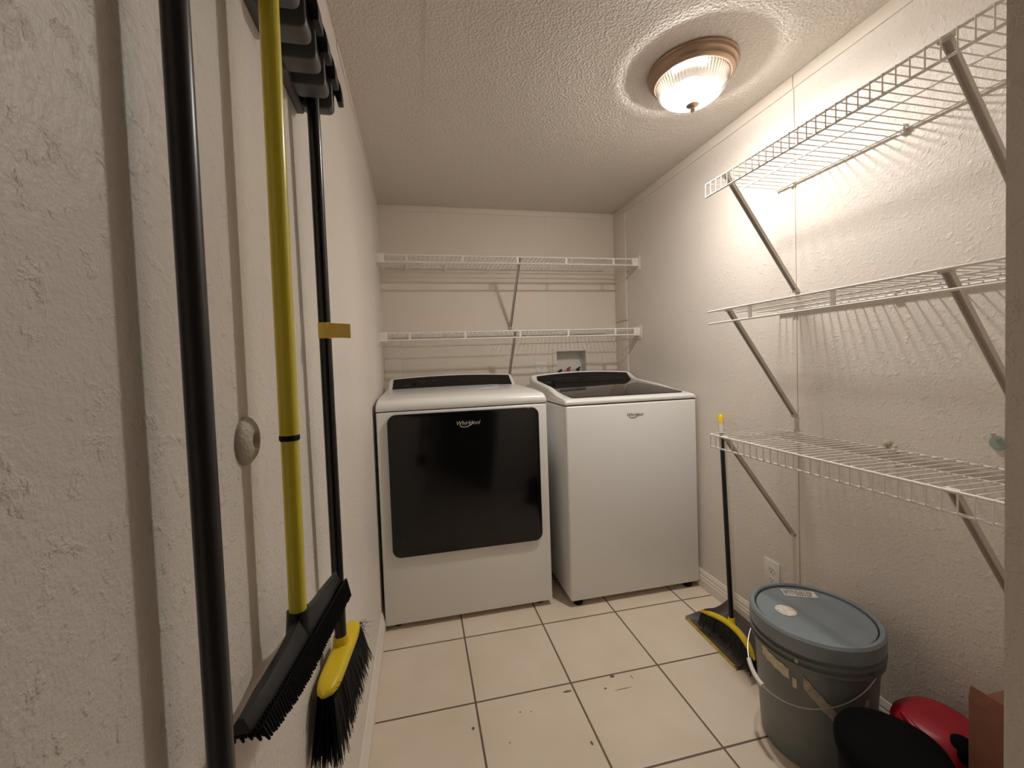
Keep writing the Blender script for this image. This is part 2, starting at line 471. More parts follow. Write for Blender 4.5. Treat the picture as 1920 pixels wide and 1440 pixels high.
def back_shelf(label, z, bx, bz, clips, group):
    YF, YB = 2.25, D - .010
    x0, x1 = 0.006, W - .006
    t = thing('wire_shelf', label, 'shelf', ((x0 + x1) / 2, D, z), group)
    obj('front_rail', T(([(x0, YF, z), (x1, YF, z)], .0042), n=10), m_wire, t)
    obj('lip_rail', T(([(x0, YF, z - .036), (x1, YF, z - .036)], .0042), n=10), m_wire, t)
    obj('back_rail', T(([(x0 + .03, YB, z - .004), (x1 - .08, YB, z - .004)], .0030), n=10), m_wire, t)
    bm = bmesh.new()
    for q in (.1, .2): wire(bm, [(x0, YF + q, z - .0035), (x1, YF + q, z - .0035)], .0022, 8)
    obj('middle_rail', bm, m_wire, t)
    bm = bmesh.new()
    for k in range(int((x1 - x0) / .0254)):
        x = x0 + .012 + k * .0254
        wire(bm, [(x, YB + .003, z - .0005), (x, YF - .001, z + .004)], .0019)
    obj('wire_grid', bm, m_wire, t)
    for x in (.159, .453, .760, 1.045, 1.337):
        obj('upright', B(((x - .0055, YF - .0045, z - .036), (x + .0055, YF + .0005, z - .001))), m_wire, t)
    bracket(t, (bx[0], YF + .010, z - .004), (bx[1], D - .006, bz), (1, 0, 0))
    for x, s in ((0, 1), (W, -1)):
        bm = B(((min(x, x + s * .004), YF - .022, z - .062), (max(x, x + s * .004), YF + .03, z + .020)),
               ((min(x + s * .004, x + s * .044), YF - .008, z - .042), (max(x + s * .004, x + s * .044), YF + .006, z + .006)))
        obj('end_bracket', bm, m_whiteplastic, t, bevel=.0015)
    for x in clips: clip(t, (x, D, z - .004), 'y')
    return t
gb = 'wire shelves on the back wall'
back_shelf('upper of the two white wire shelves across the back wall', 1.702, (.775, .772), 1.335, (.15, .38, .64), gb)
back_shelf('lower of the two white wire shelves across the back wall, just above the machines', 1.292, (.735, .738), .945, (.15, .38, .88), gb)

# ------------------------------------------------------------------ dryer
def swoosh_logo(cx, y, cz, wdt, m, parent):
    rot = Matrix.Rotation(PI / 2, 4, 'X')
    bm = text_mesh('Whirlpool', wdt * .235, .25, V((cx, y, cz)), rot, .0006)
    n = 28
    pts = []
    for k in range(n):
        a = math.radians(160 + 230 * k / (n - 1))
        pts.append((cx - wdt * .06 + wdt * .27 * math.cos(a), y, cz - wdt * .02 + wdt * .135 * math.sin(a) + wdt * .05 * math.cos(a)))
    tube(bm, pts, [.0004 + .0011 * math.sin(PI * k / (n - 1)) for k in range(n)], 6)
    return obj('logo', bm, m, parent, smooth=0)

def top_profile(front, seam, base_y, base_z, rear_y):
    """side profile (y, z) of an appliance top, from front seam up and back"""
    return [(front + .002, seam), (front - .002, seam + .010), (front - .001, seam + .022), (front + .006, seam + .034), (front + .020, seam + .042),
            (front + .050, seam + .046), (front + .16, seam + .050 + (base_z - seam - .05) * .3), ((front + base_y) / 2 + .06, seam + .046 + (base_z - seam - .046) * .62), (base_y, base_z), (rear_y, base_z)]

def cap_loft(bm, x0, x1, prof, zb, crown=.004, rr=.014):
    """top shell: sections across x with rounded side edges"""
    xs = []
    for k in range(7):
        a = PI / 2 * k / 6
        xs.append((x0 + rr * (1 - math.sin(a)) if False else x0 + rr * (1 - math.cos(a)), -rr * (1 - math.sin(a))))
    N = 12
    inner = [(x0 + rr + (x1 - x0 - 2 * rr) * k / N, 0) for k in range(1, N)]
    right = [(x0 + x1 - a, b) for a, b in reversed(xs)]
    sec = xs + inner + right
    rows = []
    for (y, z) in prof:
        row = []
        for (x, dz) in sec:
            t = (x - x0) / (x1 - x0)
            hh = z - zb
            row.append((x, y, max(zb, z + dz * min(1, hh / .03) + crown * 4 * t * (1 - t) * min(1, hh / .05))))
        rows.append(row)
    vr = loft(bm, rows)
    bot = []
    # side skirts down to zb
    for idx in (0, -1):
        col = [r[idx] for r in vr]
        low = [bm.verts.new((c.co.x, c.co.y, zb)) for c in col]
        for i in range(len(col) - 1):
            try: bm.faces.new((col[i], col[i + 1], low[i + 1], low[i]))
            except ValueError: pass
    back = vr[-1]
    low = [bm.verts.new((c.co.x, c.co.y, zb)) for c in back]
    for i in range(len(back) - 1): bm.faces.new((back[i], back[i + 1], low[i + 1], low[i]))
    bmesh.ops.remove_doubles(bm, verts=bm.verts, dist=1e-5)
    return bm

def console(x0, x1, yb, zb, yt, zt, taper, arch):
    """leaning console: outline in the sloped face plane, extruded backwards"""
    n = 20
    top = []
    for k in range(n + 1):
        t = k / n
        x = x0 + taper + (x1 - x0 - 2 * taper) * t
        q = arch * (1 - (2 * t - 1) ** 2) / (zt - zb)
        top.append((x, yt + (yt - yb) * q, zt + (zt - zb) * q))
    pts = [(x0, yb, zb)] + [(x0 + taper * .45, yb + (yt - yb) * .6, zb + (zt - zb) * .6)] + top + [(x1 - taper * .45, yb + (yt - yb) * .6, zb + (zt - zb) * .6), (x1, yb, zb)]
    return pts

DX0, DX1, DF = .014, .752, 1.78
dr = thing('clothes_dryer', 'white front-loading dryer with large black door, on the left', 'dryer', ((DX0 + DX1) / 2, 2.1, 0))
obj('body', B(((DX0, DF, .024), (DX1, 2.47, .928))), m_enamel, dr, bevel=.006)
obj('seam_line', B(((DX0 + .003, DF + .003, .926), (DX1 - .003, 2.46, .934))), m_seam, dr)
bm = bmesh.new()
cap_loft(bm, DX0, DX1, top_profile(DF, .932, 2.335, .992, 2.46), .932)
obj('top_panel', bm, m_enamel, dr, smooth=50)
bm = bmesh.new()
pts = console(.028, .742, 2.325, .985, 2.400, 1.049, .012, .012)
prism(bm, pts, (0, .026, -.004))
obj('console', bm, m_enamel, dr, bevel=.005)
def inset_panel(x0, x1, yb, zb, yt, zt, arch, taper, off, top_in=.008):
    n = 20
    slope = V((0, yt - yb, zt - zb)).normalized(); nrm = V((0, -slope.z, slope.y))
    pts = []
    top = [V((x0 + taper + (x1 - x0 - 2 * taper) * k / n, yt, zt)) + V((0, yt - yb, zt - zb)) * (arch * (1 - (2 * k / n - 1) ** 2) / (zt - zb)) for k in range(n + 1)]
    p = [V((x0, yb, zb))] + [V(q) for q in top] + [V((x1, yb, zb))]
    bm = bmesh.new()
    prism(bm, [q + nrm * off for q in p], -nrm * .006)
    return bm, slope, nrm
bm, sl, nr = inset_panel(.052, .722, 2.331, .9905, 2.393, 1.0425, .011, .006, .0022)
cp = obj('control_panel', bm, m_console, dr, bevel=0)
def markings(x0, x1, yb, zb, sl, nr, parent, off=.0028):
    L = x1 - x0
    def bars(*items):
        bm = bmesh.new()
        for fx, fh, w_, h_ in items:
            c = V((x0 + L * fx, yb, zb)) + sl * fh + nr * off
            a = V((w_ / 2, 0, 0)); b = sl * (h_ / 2)
            bm.faces.new([bm.verts.new(c - a - b), bm.verts.new(c + a - b), bm.verts.new(c + a + b), bm.verts.new(c - a + b)])
        obj('panel_lettering', bm, m_mark, parent, smooth=0)
    bars(*[(f, .058, .018, .0014) for f in (.22, .26, .30, .34, .38, .42)], *[(f, .040, .012, .0010) for f in (.25, .31, .37)])
    bars(*[(f, .058, .018, .0014) for f in (.58, .62, .66, .70, .74, .78)], *[(f, .040, .012, .0010) for f in (.60, .67, .73)])
    bars((.11, .028, .035, .0022))
    bars((.84, .045, .010, .0020), (.88, .045, .010, .0020))
    bm = bmesh.new()
    c = V((x0 + L * .175, yb, zb)) + sl * .043 + nr * .002
    tube(bm, [c, c + nr * .006], .009, 20)
    obj('button', bm, m_blkplastic, parent)
markings(.052, .722, 2.331, .9905, sl, nr, cp)
bm = bmesh.new()                                                       # lint screen lid let into the top
pts = []
for k in range(15):
    a = PI * k / 14
    pts.append((.50 - .13 * math.cos(a), 2.30 - .20 * math.sin(a) ** .8))
zt = lambda y: .932 + .046 + (.992 - .978) * (.62 + .38 * (y - 2.1175) / (2.335 - 2.1175)) + .0068
top = [bm.verts.new((x, y, zt(y))) for x, y in pts]; low = [bm.verts.new((x, y, zt(y) - .006)) for x, y in pts]
bm.faces.new(top)
for i in range(len(top)):
    j = (i + 1) % len(top); bm.faces.new((top[i], top[j], low[j], low[i]))
obj('lint_screen_lid', bm, m_enamel2, dr, smooth=30)
bm = bmesh.new()
prism(bm, [(x, DF - .018, z) for x, z in rrect(.058, .710, .316, .917, .035)], (0, .018, 0))
dd = obj('door', bm, m_glass_black, dr, bevel=.004, smooth=50)
swoosh_logo(.392, DF - .0186, .866, .105, m_logo_light, dd)
for x in (DX0 + .05, DX1 - .05):
    for y in (DF + .05, 2.40):
        obj('foot', lathe([(.018, 0), (.018, .014), (.010, .018), (.010, .026)], (x, y, 0), 20), m_rubber, dr)

# ------------------------------------------------------------------ washer
WX0, WX1, WF = .824, 1.482, 1.731
wa = thing('washing_machine', 'white top-loading washer with dark glass lid, on the right', 'washing machine', ((WX0 + WX1) / 2, 2.05, 0))
obj('body', B(((WX0, WF, .028), (WX1, 2.40, .914))), m_enamel, wa, bevel=.010)
obj('seam_line', B(((WX0 + .004, WF + .004, .912), (WX1 - .004, 2.39, .920))), m_seam, wa)
def ztop(y):                                    # lid height against depth
    t = max(0, min(1, (y - 1.775) / (2.27 - 1.775)))
    return .941 + .037 * t
bm = bmesh.new()
prof = [(WF + .002, .918), (WF - .001, .926), (WF + .001, .934), (WF + .010, .940), (WF + .030, .943), (1.80, .945), (1.90, .954), (2.0, .966), (2.1, .975), (2.2, .982), (2.28, .985), (2.40, .985)]
cap_loft(bm, WX0, WX1, prof, .918, crown=0, rr=.018)
obj('top_cover', bm, m_enamel, wa, smooth=50)
for s in (0, 1):                                # raised side rails that sweep up into the console
    bm = bmesh.new()
    xa, xb = (WX0 + .004, WX0 + .040) if s == 0 else (WX1 - .030, WX1 - .004)
    rows = []
    for k in range(25):
        t = k / 24
        y = 1.765 + (2.33 - 1.765) * t
        base = .9405 + (.985 - .9405) * min(1, max(0, (y - 1.765) / .46)) - .004
        q_ = max(0, min(1, (t - .12) / .35)); hgt = .006 + (.020 if s == 0 else .008) * q_ * q_ * (3 - 2 * q_)
        if t > .84: hgt += ((t - .84) / .16) ** 1.3 * (.026 if s == 0 else .036)
        row = []
        for q in range(9):
            a = PI * q / 8
            row.append(((xa + xb) / 2 - (xb - xa) / 2 * math.cos(a), y, base + hgt * math.sin(a) ** .5))
        rows.append(row)
    vr = loft(bm, rows)
    bm.faces.new([v for v in vr[0]]); bm.faces.new([v for v in vr[-1]][::-1])
    obj('side_rail', bm, m_enamel, wa, smooth=60)
pts = console(WX0 + .008, WX1 - .004, 2.262, .968, 2.335, 1.036, .014, .014)
bm = bmesh.new(); prism(bm, pts, (0, .065, -.002))
obj('console', bm, m_enamel, wa, bevel=.005)
bm, sl, nr = inset_panel(WX0 + .036, WX1 - .028, 2.266, .972, 2.327, 1.029, .013, .010, .0022)
cp = obj('control_panel', bm, m_console, wa)
markings(WX0 + .036, WX1 - .028, 2.266, .972, sl, nr, cp)
bm = bmesh.new()                                # glass lid, rounded front corners, follows the slope
out = []
lx0, lx1, ly0, ly1 = WX0 + .050, WX1 - .034, 1.775, 2.262
for cx, cy, a0 in ((lx1 - .02, ly0 + .02, 270), (lx1 - .002, ly1 - .002, 0), (lx0 + .002, ly1 - .002, 90), (lx0 + .02, ly0 + .02, 180)):
    r_ = .02 if cy < 2 else .002
    for k in range(7):
        a = math.radians(a0 + 15 * k); out.append((cx + r_ * math.cos(a), cy + r_ * math.sin(a)))
zl = lambda y: .9475 + (.9925 - .9475) * (y - ly0) / (ly1 - ly0)
top = [bm.verts.new((x, y, zl(y))) for x, y in out]; low = [bm.verts.new((x, y, zl(y) - .012)) for x, y in out]
bm.faces.new(top); bm.faces.new(low[::-1])
for i in range(len(top)):
    j = (i + 1) % len(top); bm.faces.new((top[i], top[j], low[j], low[i]))
obj('lid', bm, m_lid, wa, smooth=30, bevel=.0012)
swoosh_logo(1.160, WF - .0008, .858, .085, m_logo_dark, wa)
for x in (WX0 + .045, WX1 - .045):
    for y in (WF + .035, 2.36):
        obj('foot', lathe([(.020, 0), (.022, .004), (.022, .014), (.009, .018), (.009, .030)], (x, y, 0), 20), m_rubber, wa)

# ------------------------------------------------------------------ washer outlet box, sockets
ob = thing('washer_outlet_box', 'recessed plumbing box with cream frame and valves above the washer', 'outlet box', ((RX0 + RX1) / 2, D, 1.07))
fx0, fx1, fz0, fz1 = 1.043, 1.305, .945, 1.200
obj('frame', B(((fx0, D - .006, fz0), (RX0, D, fz1)), ((RX1, D - .006, fz0), (fx1, D, fz1)), ((RX0, D - .006, RZ1), (RX1, D, fz1)), ((RX0, D - .006, fz0), (RX1, D, RZ0))), m_trim, ob)
obj('tray', B(((RX0, D + .080, RZ0), (RX1, D + .083, RZ1)), ((RX0, D, RZ0), (RX0 + .002, D + .083, RZ1)), ((RX1 - .002, D, RZ0), (RX1, D + .083, RZ1)),
              ((RX0, D, RZ1 - .002), (RX1, D + .083, RZ1)), ((RX0, D, RZ0), (RX1, D + .083, RZ0 + .002)),
              ((RX0 + .004, D + .060, RZ0), (RX1 - .025, D + .080, 1.115))), m_whiteplastic, ob)
for x, m_, z_ in ((1.105, m_blkplastic, 1.050), (1.165, m_redvalve, 1.064), (1.232, m_blkplastic, 1.060)):
    v = obj('valve', T(([(x, D + .035, RZ0 + .002), (x, D + .035, z_ - .012)], .009), n=12), m_zinc, ob)
    obj('valve_handle', T(([(x, D + .035, z_ - .014), (x, D + .035, z_ - .004)], .010), ([(x - .014, D + .035, z_ - .008), (x + .012, D + .030, z_ + .008)], .0065), n=10), m_, v)

def socket_outlet(label, centre, wall):
    t = thing('power_outlet', label, 'power outlet', centre)
    cx, cy, cz = centre
    def P(a, d, z):       # a across, d out from the wall
        return (cx + a, cy - d, cz + z) if wall == 'back' else (cx - d, cy - a, cz + z)
    def bx(a0, a1, d0, d1, z0, z1):
        p, q = P(a0, d0, z0), P(a1, d1, z1)
        return (tuple(min(i, j) for i, j in zip(p, q)), tuple(max(i, j) for i, j in zip(p, q)))
    obj('cover_plate', B(bx(-.035, .035, 0, .005, -.057, .057)), m_whiteplastic, t, bevel=.002)
    for zc in (-.02, .02):
        bm = bmesh.new()
        pts = [P(.0165 * math.cos(a), .0068, zc + .014 * math.sin(a)) for a in [2 * PI * k / 24 for k in range(24)]]
        q = P(0, .0, 0); q2 = P(0, .0068, 0)
        prism(bm, pts, V(q) - V(q2))
        s = obj('socket', bm, m_whiteplastic, t)
        obj('slots', B(bx(-.0075, -.0055, .0066, .0072, zc - .001, zc + .007), bx(.0055, .0075, .0066, .0072, zc - .001, zc + .006), bx(-.0022, .0022, .0066, .0072, zc - .009, zc - .005)), m_slot, s)
    return t
socket_outlet('white duplex power outlet on the back wall between dryer and washer', (.966, D, 1.055), 'back')
socket_outlet('white duplex power outlet low on the right wall behind the bucket', (W, 1.325, .262), 'right')

# ------------------------------------------------------------------ left wall: bumper, holder, poles
bm = lathe([(.0265, 0), (.0265, .002), (.0252, .005), (.020, .009), (.013, .0115), (.0105, .0117), (.0085, .0105), (.0065, .007), (0, .006)], (0, .508, 1.043), 40, axis='x')
for v in bm.verts: v.co += V((random.uniform(-1, 1), random.uniform(-1, 1), random.uniform(-1, 1))) * .0003
tag(obj('door_bumper', bm, mat('painted_over_bumper', (196, 184, 168), 0.5, bump=[('noise', 300, .6, .002)])), 'round painted-over door bumper on the left wall behind the poles', 'door bumper')

ho = thing('broom_holder', 'grey wall-mounted broom holder with black fold-down hooks, top left', 'tool holder', (0, .6, 1.577))
HZ0, HZ1 = 1.577, 1.668
HY0, HY1 = .240, .812
bm = bmesh.new()
prism(bm, [(0, HY1, HZ0), (.010, HY1, HZ0), (.013, HY1, HZ0 + .004), (.013, HY1, HZ1 - .004), (.010, HY1, HZ1), (0, HY1, HZ1)], (0, HY0 - HY1, 0))
obj('back_rail', bm, m_holder, ho, smooth=30)
PITCH = .060
slots = []
for k in range(-1, 9):
    y1 = .763 - k * PITCH
    y0 = y1 - .034
    if k < 0: y0, y1 = .789, .811
    if y0 < HY0: break
    pts = [(x, z) for x, z in rrect(.010, .064, HZ0, HZ1, .010, 4)]
    bm = bmesh.new()
    prism(bm, [(x, y1, z) for x, z in pts], (0, y0 - y1, 0))
    hb = obj('housing', bm, m_holder, ho, bevel=.0025)
    # fold-down hook on the front of each housing
    yc0, yc1 = y0 + .010, y1 + .006
    bm = bmesh.new()
    hp = [(.060, HZ0 + .068), (.067, HZ0 + .070), (.073, HZ0 + .063), (.077, HZ0 + .050), (.079, HZ0 + .034), (.079, HZ0 + .020), (.070, HZ0 + .019), (.067, HZ0 + .034), (.063, HZ0 + .040), (.060, HZ0 + .040)]
    prism(bm, [(x, yc1, z) for x, z in hp], (0, yc0 - yc1, 0))
    obj('hook', bm, m_hook, hb, bevel=.0015)
    # rubber gripping roller in the gap beyond the housing
    obj('roller', T(([(.056, y1 + .004, HZ0 + .022), (.056, y1 + .004, HZ0 + .062)], .005), n=14), m_rubber, hb)

# grey pole, nearest the camera
tag(obj('pole_handle', T(([(.029, .3535, .30), (.0285, .352, 1.95)], .0092), n=28), m_greypole), 'thick dark grey pole hanging on the left wall, nearest the doorway', 'pole')

# yellow pole with rubber broom
YB_, YT_ = V((.038, .531, .812)), V((.041, .5405, 1.95))
rb = thing('rubber_broom', 'yellow-handled push broom with black rubber bristles, hanging on the left wall', 'broom', (.034, .535, .76))
def on_y(z): return YB_ + (YT_ - YB_) * ((z - YB_.z) / (YT_.z - YB_.z))
obj('upper_handle', T(([on_y(1.042), on_y(1.95)], .0108), n=28), m_yellowpole, rb)
obj('lower_handle', T(([on_y(.800), on_y(1.042)], .0098), n=28), m_yellowpole, rb)
obj('collar', T(([on_y(1.036), on_y(1.0375), on_y(1.041), on_y(1.043)], [.0105, .0113, .0113, .0107]), n=28), m_rubber, rb)
# head: centre line from near end to far end
A_, B__ = V((.026, .398, .809)), V((.056, .662, .806))
ax = (B__ - A_).normalized(); sd = V((0, 0, 1)).cross(ax).normalized()
if sd.x < 0: sd = -sd                                   # towards the room
def headsec(t, w0, zlo, zhi, lean):
    c = A_ + (B__ - A_) * t
    return c
bm = bmesh.new()
rows = []
for k in range(21):
    t = k / 20
    c = A_ + (B__ - A_) * t
    e = min(1, 4 * min(t + .10, 1 - t + .04)) ** .5
    hump = .010 * math.exp(-((t - .5) / .12) ** 2)
    wl, wr = .011 * e, .008 * e
    bow = .004 * math.sin(PI * t)
    rows.append([c - sd * wl + V((0, 0, -.010)), c - sd * wl + V((0, 0, -.004 + bow)), c - sd * wl * .5 + V((0, 0, .004 + hump + bow)), c + sd * wr * .35 + V((0, 0, .005 + hump + bow)), c + sd * wr + V((0, 0, -.002 + bow)), c + sd * (wr + .003) + V((0, 0, -.009))])
vr = loft(bm, rows)
for i in range(len(vr) - 1): bm.faces.new((vr[i][-1], vr[i + 1][-1], vr[i + 1][0], vr[i][0]))
bm.faces.new(vr[0]); bm.faces.new(vr[-1][::-1])
hd = obj('head', bm, m_blkplastic, rb, smooth=50)
obj('socket', T(([on_y(.796), on_y(.806), on_y(.822), on_y(.832)], [.0145, .0140, .0128, .0122]), n=24), m_blkplastic, hd)
bm = bmesh.new()                                        # moulded rubber fingers
for row in range(5):
    off = -.010 + row * .0062
    for k in range(58):
        t = .01 + .98 * k / 57
        c = A_ + (B__ - A_) * t + sd * off
        L_ = .006 + .020 * math.sin(PI * min(.62, .04 + t * 1.1)) + random.uniform(-.001, .001)
        tip = c + sd * (.002 + row * .0012) + V((0, 0, -.009 - L_))
        tube(bm, [c + V((0, 0, -.007)), (c + tip) / 2 + V((0, 0, -.004)), tip], [.0024, .0021, .0011], 5)
obj('bristles', bm, m_rubber, rb)

# black pole with yellow soft broom
KB, KT = V((.0315, .798, .612)), V((.0345, .776, 1.665))
br = thing('soft_broom', 'black-handled broom with yellow cap and long black bristles, hanging on the left wall', 'broom', (.045, .72, .56))
def on_k(z): return KB + (KT - KB) * ((z - KB.z) / (KT.z - KB.z))
obj('handle', T(([on_k(.612), on_k(1.665)], .0103), n=24), m_blackpole, br)
cp0, cp1 = V((.024, .684, .603)), V((.043, .876, .603))
ax = (cp1 - cp0).normalized(); sd = V((0, 0, 1)).cross(ax).normalized()
if sd.x < 0: sd = -sd
bm = bmesh.new()
rows = []
n = 18
for k in range(n + 1):
    t = k / n
    e = max(.05, 1 - (abs(2 * t - 1)) ** 6) ** .5
    c = cp0 + (cp1 - cp0) * t
    wv = .0185 * e; hv = .011 * e
    row = []
    for q in range(16):
        a = 2 * PI * q / 16
        sx_ = math.copysign(abs(math.cos(a)) ** .6, math.cos(a)); sz_ = math.copysign(abs(math.sin(a)) ** .6, math.sin(a))
        row.append(bm.verts.new(c + sd * (wv * sx_) + V((0, 0, hv * sz_))))
    rows.append(row)
for i in range(n):
    for q in range(16): bm.faces.new((rows[i][q], rows[i][(q + 1) % 16], rows[i + 1][(q + 1) % 16], rows[i + 1][q]))
bm.faces.new(rows[0][::-1]); bm.faces.new(rows[-1])
cap = obj('cap', bm, m_yellow, br, smooth=60)
obj('socket', T(([on_k(.606), on_k(.618), on_k(.628)], [.0150, .0138, .0126]), n=24), m_yellow, cap)
bm = bmesh.new()
for k in range(1500):
    t = random.random(); s_ = random.uniform(-1, 1)
    p = cp0 + (cp1 - cp0) * (.03 + .94 * t) + sd * (s_ * .015) + V((0, 0, -.008))
    spread = (t - .5) * .05
    L_ = .095 - .012 * t + random.uniform(-.006, .004)
    tip = p + ax * (spread + random.gauss(0, .0035)) + sd * (s_ * .012 + .002 + random.gauss(0, .003)) + V((0, 0, -L_))
    if tip.x < .004: tip.x = .004
    mid = (p + tip) / 2 + ax * spread * -.1 + sd * random.gauss(0, .0012)
    tube(bm, [p, mid, tip], [.0012, .0011, .0004], 3, caps=False)
for k in range(26):        # strays
    t = random.choice((random.uniform(.85, 1), random.random()))
    p = cp0 + (cp1 - cp0) * t + sd * .012
    d = (ax * random.uniform(-.3, 1.2) + sd * random.uniform(.2, 1.0) + V((0, 0, random.uniform(-1, .35)))).normalized()
    tube(bm, [p, p + d * random.uniform(.015, .03)], [.0005, .0002], 3, caps=False)
obj('bristles', bm, m_bristle, br)

# paper tape flag around the black pole
ft = thing('tape_flag', 'strip of yellow tape wrapped round the black broom handle', 'tape', on_k(1.187))
bm = bmesh.new()
c0, c1 = on_k(1.173), on_k(1.201)
tube(bm, [c0, c1], .0112, 24)
obj('wrap', bm, m_tape, ft)
bm = bmesh.new()
rows = []
for k in range(9):
    t = k / 8
    x = c0.x + .006 + (.076 - c0.x - .006) * t; y = c0.y - .0095 + .008 * t + .0015 * math.sin(t * 7)
    rows.append([(x, y, 1.174 - .001 * t), (x, y, 1.200 - .002 * t), (x, y + .0006, 1.200 - .002 * t), (x, y + .0006, 1.174 - .001 * t), (x, y, 1.174 - .001 * t)])
loft(bm, rows); bmesh.ops.remove_doubles(bm, verts=bm.verts, dist=1e-6)
obj('flag', bm, m_tape, ft)

# ------------------------------------------------------------------ wall hook (pale teal) near the doorway
hk = thing('wall_hook', 'small round pale teal hook on the right wall by the door jamb', 'hook', (W, .690, .895))
obj('disc', lathe([(.017, 0), (.017, -.004), (.014, -.007), (0, -.008)], (W, .690, .893), 28, axis='x'), m_teal, hk)
obj('peg', T(([(W - .006, .690, .905), (W - .020, .690, .910), (W - .022, .690, .918)], [.006, .005, .004]), n=12), m_clear, hk)

# ------------------------------------------------------------------ bucket
BX, BY = 1.268, .955
bu = thing('lidded_bucket', 'large grey-blue plastic bucket with lid, paint spots and tape residue', 'bucket', (BX, BY, 0))
obj('body', lathe([(.124, 0), (.130, .004), (.132, .02), (.146, .290), (.147, .292), (.156, .293), (.156, .298), (.149, .300), (.150, .312), (.158, .313), (.158, .318), (.150, .320), (.151, .345), (.140, .346), (0, .34)], (BX, BY, 0), 80), m_bucket, bu, smooth=30)
obj('lid', lathe([(.153, .330), (.157, .331), (.158, .352), (.1575, .368), (.153, .375), (.146, .376), (.143, .373), (.1425, .366), (.139, .366), (.1385, .369), (.134, .370), (.05, .371), (0, .371)], (BX, BY, 0), 80), m_lidp, bu, smooth=30)
obj('gasket_groove', lathe([(.1395, .366), (.1395, .3675), (.1425, .3675), (.1425, .366)], (BX, BY, 0), 80, close=False), m_groove, bu)
obj('pour_spout_cap', lathe([(.027, .370), (.027, .3725), (.0235, .374), (0, .3745)], (BX - .064, BY + .028, 0), 32), m_label, bu)
bm = bmesh.new()
q = [(1.283, 1.080), (1.365, 1.040), (1.348, 1.006), (1.266, 1.046)]
prism(bm, [(x, y, .3712) for x, y in q], (0, 0, .0006))
lb = obj('lid_label', bm, m_label, bu, smooth=0)
bm = bmesh.new()
A0 = V((1.283, 1.080, .3720)); U = (V((1.365, 1.040, .372)) - A0); Wd = V((1.266, 1.046, .372)) - A0
for rr_ in range(4):
    x = .06
    while x < .9:
        w_ = random.uniform(.03, .10)
        if x + w_ > .92: break
        a = A0 + U * x + Wd * (.15 + rr_ * .2); b = a + U * w_; c = b + Wd * .09; d = a + Wd * .09
        bm.faces.new([bm.verts.new(p) for p in (a, b, c, d)])
        x += w_ + .03
obj('label_print', bm, m_slot, lb, smooth=0)
def patch(name, a0, a1, z0, z1, m_, skew=0, wob=.0, lift=.0012, n=10):
    """thin curved patch stuck on the bucket wall; angles in degrees"""
    bm = bmesh.new()
    rows = []
    for k in range(n + 1):
        t = k / n
        a = math.radians(a0 + (a1 - a0) * t)
        row = []
        for j in range(5):
            s = j / 4
            edge = wob * math.sin(k * 2.1 + j) if (j in (0, 4)) else 0
            z = z0 + (z1 - z0) * s + skew * t + edge
            zz = max(.0, min(.345, z))
            R_ = .132 + (.146 - .132) * min(1, max(0, (zz - .02) / .27)) + lift + (.004 if zz > .298 else 0)
            row.append((BX + R_ * math.cos(a), BY + R_ * math.sin(a), z))
        rows.append(row)
    loft(bm, rows)
    return obj(name, bm, m_, bu, smooth=60)
patch('tape_strip', 213, 243, .235, .270, m_kraft, skew=-.080, wob=.002)
patch('paint_smear', 168, 200, .258, .288, m_dirty, skew=-.018, wob=.002)
patch('paint_smear', 203, 207, .225, .252, m_dirty, wob=.0015)
patch('paint_smear', 206, 209, .298, .311, m_dirty, wob=.0015)
patch('label_scrap', 268, 274, .205, .232, m_kraft, wob=.0015)
# wire bail with grip hanging round the front
bm = bmesh.new()
pts = []
a0b = 97
for k in range(41):
    th = PI * k / 40
    a = math.radians(a0b) + th
    R_ = .157 + .010 * math.sin(th)
    pts.append(V((BX + R_ * math.cos(a), BY + R_ * math.sin(a), .300 - .115 * math.sin(th))))
tube(bm, pts, .0017, 8)
bail = obj('bail_handle', bm, m_zinc, bu)
obj('grip', T((pts[12:19], .0062), n=14), m_whiteplastic, bail)
for s in (0, 40): obj('pivot_ear', T(([(pts[s] - V((BX, BY, pts[s].z))).normalized() * 0 + (V((BX, BY, pts[s].z)) + (pts[s] - V((BX, BY, pts[s].z))) * .94), pts[s] + (pts[s] - V((BX, BY, pts[s].z))).normalized() * .003], .009), n=16), m_bucket, bu)

# ------------------------------------------------------------------ dustpan and hand broom
dp = thing('dustpan', 'charcoal dustpan with worn yellow lip lying beside the bucket', 'dustpan', (1.36, 1.38, 0))
def dpP(u, v, z):        # u 0..1 along the lip (far to near), v 0..1 away from the lip towards the wall
    a = V((1.262, 1.535, 0)); b = V((1.250, 1.232, 0)); c = V((1.452, 1.500, 0)); d = V((1.395, 1.205, 0))
    p = (a * (1 - u) + b * u) * (1 - v) + (c * (1 - u) + d * u) * v
    p.z = z
    return p
def pan_h(u, v):
    side = max(0, (abs(u - .5) - .42) / .08) ** 1.5
    back = max(0, (v - .62) / .38) ** 1.6
    return .004 + .004 * v + (.034 * min(1, v * 1.6 + .25)) * min(1, side) + .072 * back * (.55 + .45 * u)
bm = bmesh.new()
NU, NV = 30, 16
topv = [[bm.verts.new(dpP(i / NU, j / NV, pan_h(i / NU, j / NV))) for j in range(NV + 1)] for i in range(NU + 1)]
lowv = [[bm.verts.new(dpP(i / NU, j / NV, max(.0005, pan_h(i / NU, j / NV) - .003)) + V((.002 * (j / NV), 0, 0))) for j in range(NV + 1)] for i in range(NU + 1)]
for i in range(NU):
    for j in range(NV):
        bm.faces.new((topv[i][j], topv[i + 1][j], topv[i + 1][j + 1], topv[i][j + 1]))
        bm.faces.new((lowv[i][j + 1], lowv[i + 1][j + 1], lowv[i + 1][j], lowv[i][j]))
